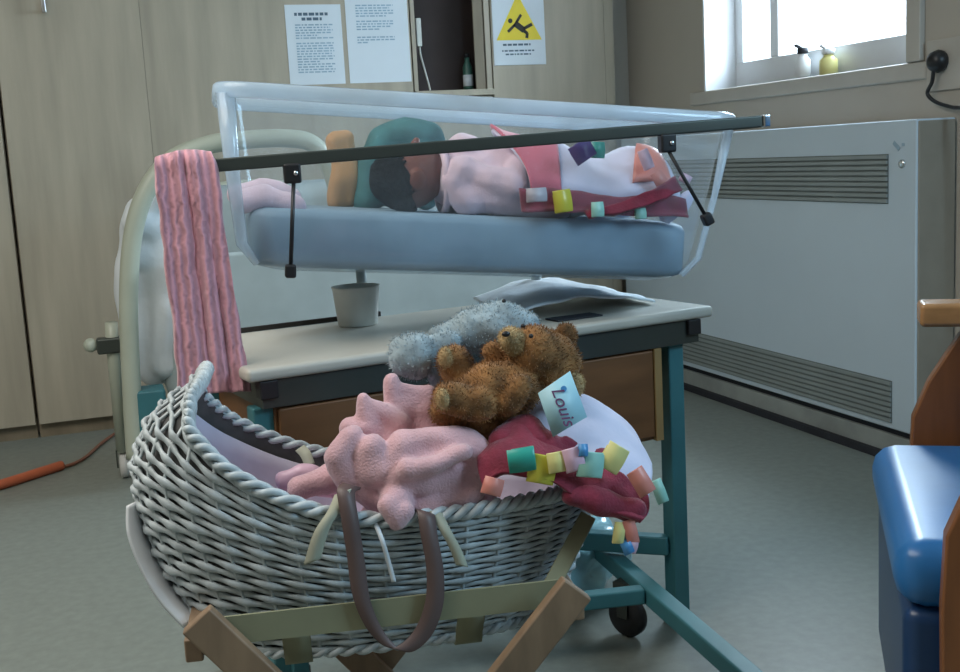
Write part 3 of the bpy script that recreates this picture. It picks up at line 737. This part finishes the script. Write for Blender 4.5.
# packet on the floor behind the basket
me = blob('bag', [('c', [(.90, 2.14, .07), (.99, 2.20, .09), (1.0, 2.28, .07)], [.065, .07, .06]), ('c', [(.84, 2.12, .05), (.95, 2.28, .06)], [.05, .055])], .01, 2, .03, 18)
tag(obj('plastic_bag', me, mat('bright blue white plastic', (.36, .66, .85), .2, var=.2, scale=12), None, smooth=True), 'crumpled blue white plastic bag on the floor behind the basket', 'bag')

# ================================================================== MOSES BASKET
CU, CV, BA, BB, BH = .237, .172, .317, .158, .325
bas = thing('moses_basket', 'white painted wicker baby basket with raised hood and brown straps', 'basket', BAS.at(CU, CV, BH), BAS.deg)
STAB = [(0, .80), (.06, .89), (.12, .955), (.19, 1.0), (.25, 1.0), (.30, .93), (.335, .80), (.365, .62)]
def Sc(h):
    for (a, x), (b, y) in zip(STAB, STAB[1:]):
        if h <= b: k = (h-a)/(b-a); k = max(0, k); return x+(y-x)*(k*k*(3-2*k)*.3+k*.7)
    return STAB[-1][1]
def G(th):
    c = max(0, (-cos(th)+.12)/1.12); return   .175 + .180*(1-(1-c**2.05)**1.5)
def BP(th, f, off=0):
    hr = G(th); h = f*hr; s = Sc(h)
    ex = .9 - .16*max(0, min(1, (h-.16)/.16))*max(0, -cos(th))**.5
    sv = s + (1-s)*.55*max(0, -cos(th))*(1 if h > .2 else 0) if h > .2 else s
    c_, s_ = cos(th), sin(th)
    cc = math.copysign(abs(c_)**ex, c_); ss = math.copysign(abs(s_)**ex, s_)
    n = V((cc/BA, ss/BB, 0)).normalized()
    return BAS.at(CU + BA*s*cc + n.x*off, CV + BB*sv*ss + n.y*off, BH + h)
NS, NR = 40, 22
bm = bmesh.new()
for j in range(NR):
    f = .02 + .955*j/(NR-1); n = NS*6; pts = []
    for k in range(n):
        th = 2*pi*k/n
        pts.append(BP(th, f, .0022*cos(NS/2*th + j*pi) + .0005*noise.noise(V((k*.3, j*3, 0)))))
    r = [.0037*(1 + .24*cos(NS*2*pi*k/n) + .14*noise.noise(V((k*.4, j*2.7, 5)))) * (1 + .9*max(0, G(2*pi*k/n)/.175-1)*.55) for k in range(n)]
    tube(bm, pts, r, 6, closed=True, up=(0, 0, 1), squash=.62)
for k in range(NS):
    th = 2*pi*(k+.0)/NS
    tube(bm, [BP(th, f/8, 0) for f in range(9)], .0026, 5)
# added dark backing: shade in the weave's gaps put into its colour
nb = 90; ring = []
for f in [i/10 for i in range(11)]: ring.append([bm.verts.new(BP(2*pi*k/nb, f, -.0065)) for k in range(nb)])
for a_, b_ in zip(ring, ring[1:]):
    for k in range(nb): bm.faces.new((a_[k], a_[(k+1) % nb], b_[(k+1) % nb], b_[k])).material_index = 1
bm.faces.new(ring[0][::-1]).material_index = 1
obj('wicker_body', bm, [M['wicker'], M['weave_shade']], bas, smooth=True)
bm = bmesh.new()
for ph in (0, 2*pi/3, 4*pi/3):
    n = 360; pts = []
    for k in range(n):
        th = 2*pi*k/n; c = BP(th, 1.0); a_ = th*34+ph
        o_ = (BP(th, 1.0, .01)-c).normalized()
        pts.append(c + o_*.0065*cos(a_) + up*(.0065*sin(a_)+.003))
    tube(bm, pts, .0052, 6, closed=True)
obj('braided_rim', bm, M['wicker'], bas, smooth=True)
bm = bmesh.new()
for ph in (0, pi):
    n = 360; pts = []
    for k in range(n):
        th = 2*pi*k/n; c = BP(th, 0.0); a_ = th*40+ph
        pts.append(c + (BP(th, 0, .01)-c).normalized()*.004*cos(a_) + up*(.004*sin(a_)))
    tube(bm, pts, .0045, 6, closed=True)
obj('base_braid', bm, M['wicker'], bas, smooth=True)
# lining
bm = bmesh.new(); ring = []
for f in [i/10 for i in range(2, 10)]: ring.append([bm.verts.new(BP(2*pi*k/nb, f, -.014-.004*abs(sin(k*.7)))) for k in range(nb)])
for a_, b_ in zip(ring, ring[1:]):
    for k in range(nb): bm.faces.new((a_[k], a_[(k+1) % nb], b_[(k+1) % nb], b_[k]))
cloth('lining', bm, M['liner'], bas, .004)
# bedding pad inside
bm = bmesh.new(); rg = []
for (s, h) in ((.80, .03), (.86, .05), (.87, .08), (.80, .095), (.5, .10), (.1, .102)):
    rg.append([bm.verts.new(BAS.at(CU+BA*s*cos(2*pi*k/60), CV+BB*s*sin(2*pi*k/60), BH+h)) for k in range(60)])
for a_, b_ in zip(rg, rg[1:]):
    for k in range(60): bm.faces.new((a_[k], a_[(k+1) % 60], b_[(k+1) % 60], b_[k]))
bm.faces.new(rg[-1]); bm.faces.new(rg[0][::-1])
obj('basket_mattress', bm, M['pinkpale'], bas, smooth=True)
# pale smooth band round the hood end
pts = [BAS.px(136, 502, .13), BAS.px(137, 530, .12), BAS.px(150, 565, .11), BAS.px(168, 596, .10), BAS.px(192, 622, .09)]
ribbon('outer_band', pts, .034, BAS.W*.8 + BAS.U*.45, M['ribbonw'], bas, .006)
# straps
def BX(x, y, v): return BAS.px(x, y, v)
fv = -.004
ribbon('carry_strap', [BX(352, 486, .035), BX(346, 492, .010), BX(350, 520, fv), BX(356, 560, fv-.006), BX(362, 600, fv-.010), BX(378, 634, fv-.012), BX(400, 650, fv-.014), BX(422, 634, fv-.012), BX(434, 604, fv-.012), BX(435, 570, fv-.008), BX(429, 535, fv-.002), BX(426, 514, .006), BX(422, 512, .03)], .023, BAS.U*.93 - up*.35, M['strap'], bas, .003, 8)
ribbon('cloth_tie', [BX(343, 492, .012), BX(336, 508, .002), BX(322, 530, fv), BX(312, 562, fv)], .022, BAS.U*.9 + up*.25, M['tie'], bas, .002)
ribbon('cloth_tie', [BX(436, 512, .012), BX(444, 528, .000), BX(455, 548, fv), BX(462, 566, fv)], .016, BAS.U*.9 - up*.25, M['tie'], bas, .002)
ribbon('white_ribbon', [BX(374, 520, .012), BX(382, 540, fv), BX(388, 560, fv), BX(394, 582, fv)], .006, BAS.U, M['ribbonw'], bas, .0015)
ribbon('rim_tie', [BX(300, 448, .30), BX(306, 455, .285), BX(310, 466, .275)], .016, BAS.U*.7+up*.4, M['tie'], bas, .002)

# ---- stand
st = thing('basket_stand', 'folding wooden stand with khaki side band under the wicker basket', 'stand', BAS.at(CU, CV, 0), BAS.deg)
for v in (-.022, .368):
    k_ = .0 if v < 0 else .0
    for a_, b_ in (((.004, .418), (.330, .0)), ((.470, .412), (.118, .0))):
        bm = bmesh.new(); vv = v + (.0 if a_[0] < .2 else .021 if v > 0 else -.0) - (0 if a_[0] < .2 or v > 0 else .021)
        bar(bm, BAS.at(a_[0], vv, a_[1]), BAS.at(b_[0], vv, b_[1]+.012), .045, .019, side=BAS.U*.75+up*.6 if a_[0] < .2 else BAS.U*.75-up*.6)
        obj('leg', bm, M['stand'], st, bev=.003)
for u, h in ((-.004, .392), (.476, .388)):
    bm = bmesh.new(); bar(bm, BAS.at(u, -.010, h-.02), BAS.at(u, .357, h-.02), .022, .030); obj('cross_bar', bm, M['stand'], st, bev=.003)
for v0, v1 in ((-.009, -.003), (.345, .351)):
    bm = bmesh.new(); bar(bm, BAS.at(.012, (v0+v1)/2, .392), BAS.at(.462, (v0+v1)/2, .392), .036, .004, side=up); obj('side_band', bm, M['khaki'], st)
for u in (.12, .34):
    ribbon('webbing', [BAS.at(u, -.006, .375), BAS.at(u, .02, .345), BAS.at(u, .05, .3165), BAS.at(u, CV, .3150), BAS.at(u, .29, .3165), BAS.at(u, .325, .345), BAS.at(u, .348, .375)], .035, BAS.U, M['khaki'], st, .003)
for b_ in (.330, .118):
    bm = bmesh.new(); bar(bm, BAS.at(b_-.0, -.0, .05), BAS.at(b_, .36, .05), .02, .02)
    bm.free()

bm = bmesh.new(); bar(bm, BAS.px(548, 592, .0), BAS.px(588, 516, .06), .022, .012, side=BAS.U); obj('prop_bar', bm, M['khaki'], st, bev=.002)
# ---- in the basket: pink blanket
def rp(v, seq): return ('c', [BAS.px(x, y, v if len(q) == 3 else q[3]) for q in seq for x, y in [q[:2]]], [q[2] for q in seq])
me = blob('pb', [
    rp(.055, [(384, 470, .028), (405, 448, .026), (440, 444, .025), (468, 446, .024), (480, 462, .020)]),
    rp(.045, [(480, 465, .018), (472, 488, .022), (440, 502, .024), (405, 512, .022), (392, 522, .012)]),
    rp(.06, [(350, 436, .018), (340, 456, .020), (350, 478, .020), (372, 492, .020), (388, 505, .022)]),
    rp(.05, [(400, 478, .030), (430, 476, .028), (452, 474, .026)]), rp(.03, [(395, 500, .022), (398, 515, .016)]), rp(.05, [(378, 470, .026), (372, 450, .02)]), rp(.012, [(386, 505, .012), (398, 520, .014), (404, 512, .012)]), rp(.02, [(410, 470, .014), (440, 462, .014), (465, 452, .012)]),
    rp(.10, [(352, 430, .018), (368, 432, .022), (385, 440, .022)]),
    rp(.10, [(363, 398, .009), (366, 415, .014), (378, 440, .022)]), rp(.10, [(368, 404, .009), (382, 412, .012), (396, 425, .016)]), rp(.12, [(378, 418, .014), (394, 424, .016)]),
    rp(.12, [(391, 381, .008), (394, 400, .014), (402, 430, .022)]), rp(.12, [(396, 390, .010), (410, 392, .011), (424, 394, .012)]), rp(.12, [(404, 405, .016), (420, 410, .016)]),
    rp(.12, [(428, 392, .010), (424, 412, .020), (430, 435, .022)]),
    rp(.12, [(400, 400, .014), (424, 400, .014)]),
    rp(.10, [(300, 488, .018), (325, 482, .020), (350, 470, .022)]),
    ('c', [BAS.at(.25, .10, .47), BAS.at(.36, .12, .47), BAS.at(.36, .2, .47)], [.045, .05, .05]),
    ('c', [BAS.at(.20, .12, .44), BAS.at(.34, .16, .45)], [.035, .04])], .0036, 2, .007, 26)
tag(obj('blanket', me, M['pink'], None, smooth=True), 'soft pink blanket bundled in folds on the rim of the wicker basket', 'blanket')
me = blob('pk2', [rp(.16, [(285, 480, .014), (300, 474, .018), (325, 484, .018), (340, 492, .014)])], .004, 3, .006, 30)
tag(obj('pillow', me, M['t_rose'], None, smooth=True), 'small rose pink pillow low inside the basket near the hood', 'pillow')

# red taggie comforter over the right end
tg = thing('comforter_blanket', 'raspberry and lilac comforter with satin tabs hanging over the basket end', 'blanket', BAS.px(580, 460, .1), BAS.deg)
def rowp(L): return [BAS.px(*q) for q in L]
cloth('lilac_side', sheet([
    rowp([(520, 420, .22), (545, 404, .22), (575, 396, .22), (606, 408, .20), (632, 432, .18), (648, 462, .14)]),
    rowp([(520, 420, .14), (548, 400, .15), (578, 398, .15), (606, 415, .13), (632, 440, .12), (650, 472, .09)]),
    rowp([(525, 436, .07), (550, 428, .07), (580, 432, .06), (604, 446, .05), (628, 466, .045), (650, 492, .04)]),
    rowp([(525, 460, .03), (550, 455, .03), (580, 462, .025), (604, 474, .02), (626, 494, .02), (646, 516, .015)])], 7, .004, 24), M['lilac'], tg, .008)
cloth('raspberry_side', sheet([
    rowp([(478, 452, .05), (500, 428, .06), (522, 418, .055), (545, 440, .04), (575, 456, .028), (605, 466, .022), (630, 482, .018), (648, 498, .012)]),
    rowp([(480, 470, .015), (500, 450, .020), (525, 446, .015), (550, 462, .006), (578, 474, .004), (606, 486, .002), (630, 500, .000), (647, 512, .0)]),
    rowp([(484, 488, .0), (502, 474, -.002), (528, 478, -.004), (555, 484, -.008), (580, 500, -.010), (606, 512, -.012), (628, 518, -.012), (642, 521, -.012)])], 7, .006, 30), M['red'], tg, .009)
me = blob('rd', [rp(.05, [(505, 440, .020), (530, 432, .022), (548, 446, .02)]), rp(.0, [(575, 495, .016), (605, 500, .02), (632, 510, .017)]), rp(.04, [(565, 440, .006), (590, 452, .010), (602, 458, .01)]), rp(.05, [(545, 455, .03), (590, 470, .03), (620, 485, .025)])], .004, 2, .008, 30)
obj('raspberry_fold', me, M['red'], tg, smooth=True)
def tabb(px, py, m, w=.028, L=.03, v=-.012, ang=-90):
    w *= 1.15; a = radians(ang); d = BAS.U*cos(a) + up*sin(a); s = BAS.U*-sin(a) + up*cos(a)
    tab(BAS.px(px, py, v), d, s, M[m], tg, L, w, .0045)
tabb(508, 462, 't_green', .026, .032, -.008, 5); tabb(545, 455, 't_yellow', .030, .034, -.006, -105); tabb(556, 452, 't_cream', .022, .024, -.012, -85); tabb(571, 448, 't_rose', .022, .028, -.014, -80)
tabb(592, 452, 't_mint', .028, .030, -.014, -100); tabb(620, 446, 't_cream', .026, .032, -.010, -125); tabb(634, 470, 't_coral', .020, .034, -.016, -62); tabb(655, 480, 't_mint', .013, .030, -.004, -72)
tabb(628, 520, 't_coral', .014, .030, -.012, -80); tabb(620, 522, 't_cream', .012, .026, -.012, -100); tabb(495, 478, 't_coral', .022, .020, -.008, -110)
tabb(624, 540, 't_blue', .012, .018, -.014, -70); tabb(634, 538, 't_rose', .012, .018, -.013, -110)
tabb(583, 444, 't_blue', .010, .014, -.016, -95)

# grey plush toy
px_ = .00127
gt = thing('plush_toy', 'grey blue fluffy plush toy lying behind the brown bear', 'soft toy', BAS.px(470, 340, .22), BAS.deg)
me = blob('g', [rp(.20, [(474, 330, .034), (498, 328, .042), (515, 332, .038)]), rp(.20, [(440, 338, .018), (462, 334, .026)]), ('b', BAS.px(412, 356, .16), .0325), rp(.17, [(420, 350, .014), (448, 344, .018)]), rp(.20, [(495, 345, .03), (520, 350, .03), (520, 380, .03), (480, 390, .03)]), rp(.18, [(425, 352, .018), (440, 372, .022), (450, 390, .022)])], .0035, 3, .004, 40, fur=7000, fur_len=.0045)
obj('plush_body', me, M['greyfur'], gt)
bm = bmesh.new(); ball(bm, BAS.px(504, 301, .185), .003, sub=2); obj('eye', bm, M['black'], gt, smooth=True)
# brown bear
bv_ = .09
br = thing('teddy_bear', 'golden brown teddy bear lying on its back on the blankets', 'soft toy', BAS.px(500, 400, bv_), BAS.deg)
me = blob('b', [('b', BAS.px(546, 363, .115), (.047, .045, .044), None), ('b', BAS.px(535, 352, .10), .036), rp(bv_, [(470, 400, .034), (492, 390, .040), (515, 388, .036)]),
    rp(.06, [(507, 404, .018), (520, 388, .018)]), rp(.13, [(492, 352, .014), (500, 362, .018), (510, 376, .02)]),
    rp(.06, [(449, 398, .023), (462, 402, .024), (478, 404, .026)]), rp(.12, [(454, 362, .024), (462, 376, .024), (476, 392, .026)]),
    rp(.09, [(440, 412, .016), (460, 418, .02), (490, 420, .024), (515, 412, .02)])], .0032, 2, .003, 50, fur=11000, fur_len=.005)
obj('bear_body', me, M['bear'], br)
me = blob('m', [('b', BAS.px(511, 339, .085), (.016, .016, .016), None), ('b', BAS.px(518, 345, .09), .018)], .0025, 2, 0, fur=1600, fur_len=.004); obj('muzzle', me, M['bearlight'], br)
bm = bmesh.new(); ball(bm, BAS.px(506, 334, .068), (.006, .004, .004), sub=2); obj('nose', bm, M['black'], br, smooth=True)
for (x, y, v) in ((531, 336, .066), (523, 326, .10)):
    bm = bmesh.new(); ball(bm, BAS.px(x, y, v), .0032, sub=2); obj('eye', bm, M['black'], br, smooth=True)
for (x, y, v) in ((573, 385, .085), (566, 336, .12)):
    me = blob('e', [('b', BAS.px(x, y, v), (.016, .010, .018), None)], .0025, 1, 0, fur=900, fur_len=.004); obj('ear', me, M['bearlight' if y > 350 else 'bear'], br)  # one ear in paler fur: light falling on it put into colour
for (x, y, v, r) in ((443, 399, .045, .014), (446, 358, .105, .015)):
    me = blob('fp', [('b', BAS.px(x, y, v), (.009, .012, r), None)], .0025, 1, 0, fur=700, fur_len=.0035); obj('foot_pad', me, M['bearlight'], br)
# name card tied to the bear
cd_ = thing('gift_tag', 'pale blue card tag with dark handwritten name leaning on the bear', 'tag', BAS.px(562, 405, .035), BAS.deg)
c0, c1, c2, c3 = BAS.px(538, 393, .040), BAS.px(570, 371, .046), BAS.px(587, 417, .030), BAS.px(553, 437, .022)
bm = bmesh.new(); vs = [bm.verts.new(c) for c in (c0, c1, c2, c3)]; bm.faces.new(vs); cobj = cloth('card', bm, M['cardblue'], cd_, .0012)
ex = (c2-c1).normalized(); ez = (c1-c0).cross(ex).normalized(); ey = ez.cross(ex)
if ez.dot(V((0, 0, H))-c0) < 0: ez = -ez; ey = ez.cross(ex)
tcv = bpy.data.curves.new('lettering', 'FONT'); tcv.body = 'Louis'; tcv.size = .024; tcv.extrude = .0003; tcv.shear = .25; tcv.align_x = 'CENTER'; tcv.align_y = 'CENTER'
to = bpy.data.objects.new('tmp', tcv); COL.objects.link(to); bpy.context.view_layer.update()
me = bpy.data.meshes.new_from_object(to.evaluated_get(bpy.context.evaluated_depsgraph_get())); bpy.data.objects.remove(to)
ctr = (c0+c1+c2+c3)/4
R3 = Matrix((ex, ey, ez)).transposed().to_4x4()
me.transform(Matrix.Translation(ctr + ez*.0012 + ex*.003) @ R3); me.materials.clear()
obj('lettering', me, M['ink_card'], cobj)
bm = bmesh.new(); lathe(bm, ctr - ex*.018 + ey*.009 + ez*.0008, [(.004, 0), (.004, .0005)], 12, ez); obj('blue_mark', bm, M['t_blue'], cobj)

# ================================================================== ARMCHAIR
CH = Frame(1.19, 1.48, 0); a = math.atan2(-.823, -.568)
class Ch:
    o = V((1.19, 1.48, 0)); U = V((.823, -.568, 0)); Wd = V((-.568, -.823, 0))
    U.normalize(); Wd.normalize()
class CF(Frame):
    def __init__(s): s.o = Ch.o; s.U = Ch.U; s.W = Ch.Wd
CHF = CF()     # u = towards the backrest, v = from the far arm to the near arm
ch = thing('armchair', 'wooden armchair with glossy blue vinyl seat at the right edge', 'chair', CHF.at(.25, .235, 0), math.degrees(math.atan2(Ch.U.y, Ch.U.x)))
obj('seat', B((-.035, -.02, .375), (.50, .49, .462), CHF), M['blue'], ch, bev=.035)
obj('seat_base', B((-.025, -.012, .13), (.48, .482, .378), CHF), M['blue_shade'], ch, bev=.02)  # lower seat in darker blue, shade put into its colour
bk = bmesh.new(); box(bk, (.50, .02, .40), (.60, .45, 1.05), CHF); obj('backrest', bk, M['blue'], ch, bev=.04)
for v, n_ in ((-.098, 0), (.494, 1)):
    ar = obj('armrest', B((.040, v, .642), (.60, v+.065, .680), CHF), M['woodtop'], ch, bev=.008)
    # shaped side panel
    bm = bmesh.new(); prof_ = [(.075, .646), (.050, .60), (.02, .55), (.008, .49), (.004, .40), (.01, .0), (.06, .0), (.075, .36), (.46, .36), (.49, .0), (.54, .0), (.54, .646)]; prof_ = [(a_+(.035 if n_ == 0 else .02) - (.012 if b_ < .5 and a_ < .03 else 0), b_ - (.006 if b_ > .6 else 0)) for a_, b_ in prof_]
    f0 = [bm.verts.new(CHF.at(u, v+.015, z)) for u, z in prof_]; f1 = [bm.verts.new(CHF.at(u, v+.045, z)) for u, z in prof_]
    bm.faces.new(f0); bm.faces.new(f1[::-1])
    for i in range(len(prof_)): bm.faces.new((f0[i], f0[(i+1) % len(prof_)], f1[(i+1) % len(prof_)], f1[i]))
    obj('side_frame', bm, M['wood'], ch, bev=.004)

# ================================================================== LIGHT
wd = bpy.data.worlds.new('world'); S.world = wd; wd.use_nodes = True
bg = wd.node_tree.nodes['Background']; bg.inputs[0].default_value = (.78, .90, 1, 1); bg.inputs[1].default_value = 4.5
def area(name, loc, rot, sx, sy, e, col):
    l = bpy.data.lights.new(name, 'AREA'); l.shape = 'RECTANGLE'; l.size = sx; l.size_y = sy; l.energy = e; l.color = col
    o = bpy.data.objects.new(name, l); COL.objects.link(o); o.location = loc; o.rotation_euler = rot; return o
# daylight coming in through the window, from the sky above the sill
d = V((-.9, -.25, -.42)); q = d.to_track_quat('-Z', 'Y').to_euler()
area('window_daylight', (XW+.75, 3.5, 2.1), q, 1.5, 1.2, 175, (.66, .85, 1))
# added bluish fill from the camera's right; the wall has no window there
d = V((-.85, .45, -.35)); q = d.to_track_quat('-Z', 'Y').to_euler()
area('side_fill', (2.2, .3, 1.75), q, 1.2, .9, 48, (.50, .78, 1))
area('ceiling_fill', (-.9, 1.6, 2.42), (0, 0, 0), 1.8, 1.8, 56, (1, .95, .87))  # unseen soft lamp added under the ceiling as fill
S.view_settings.view_transform = 'Standard'; S.view_settings.look = 'None'; S.view_settings.exposure = 0
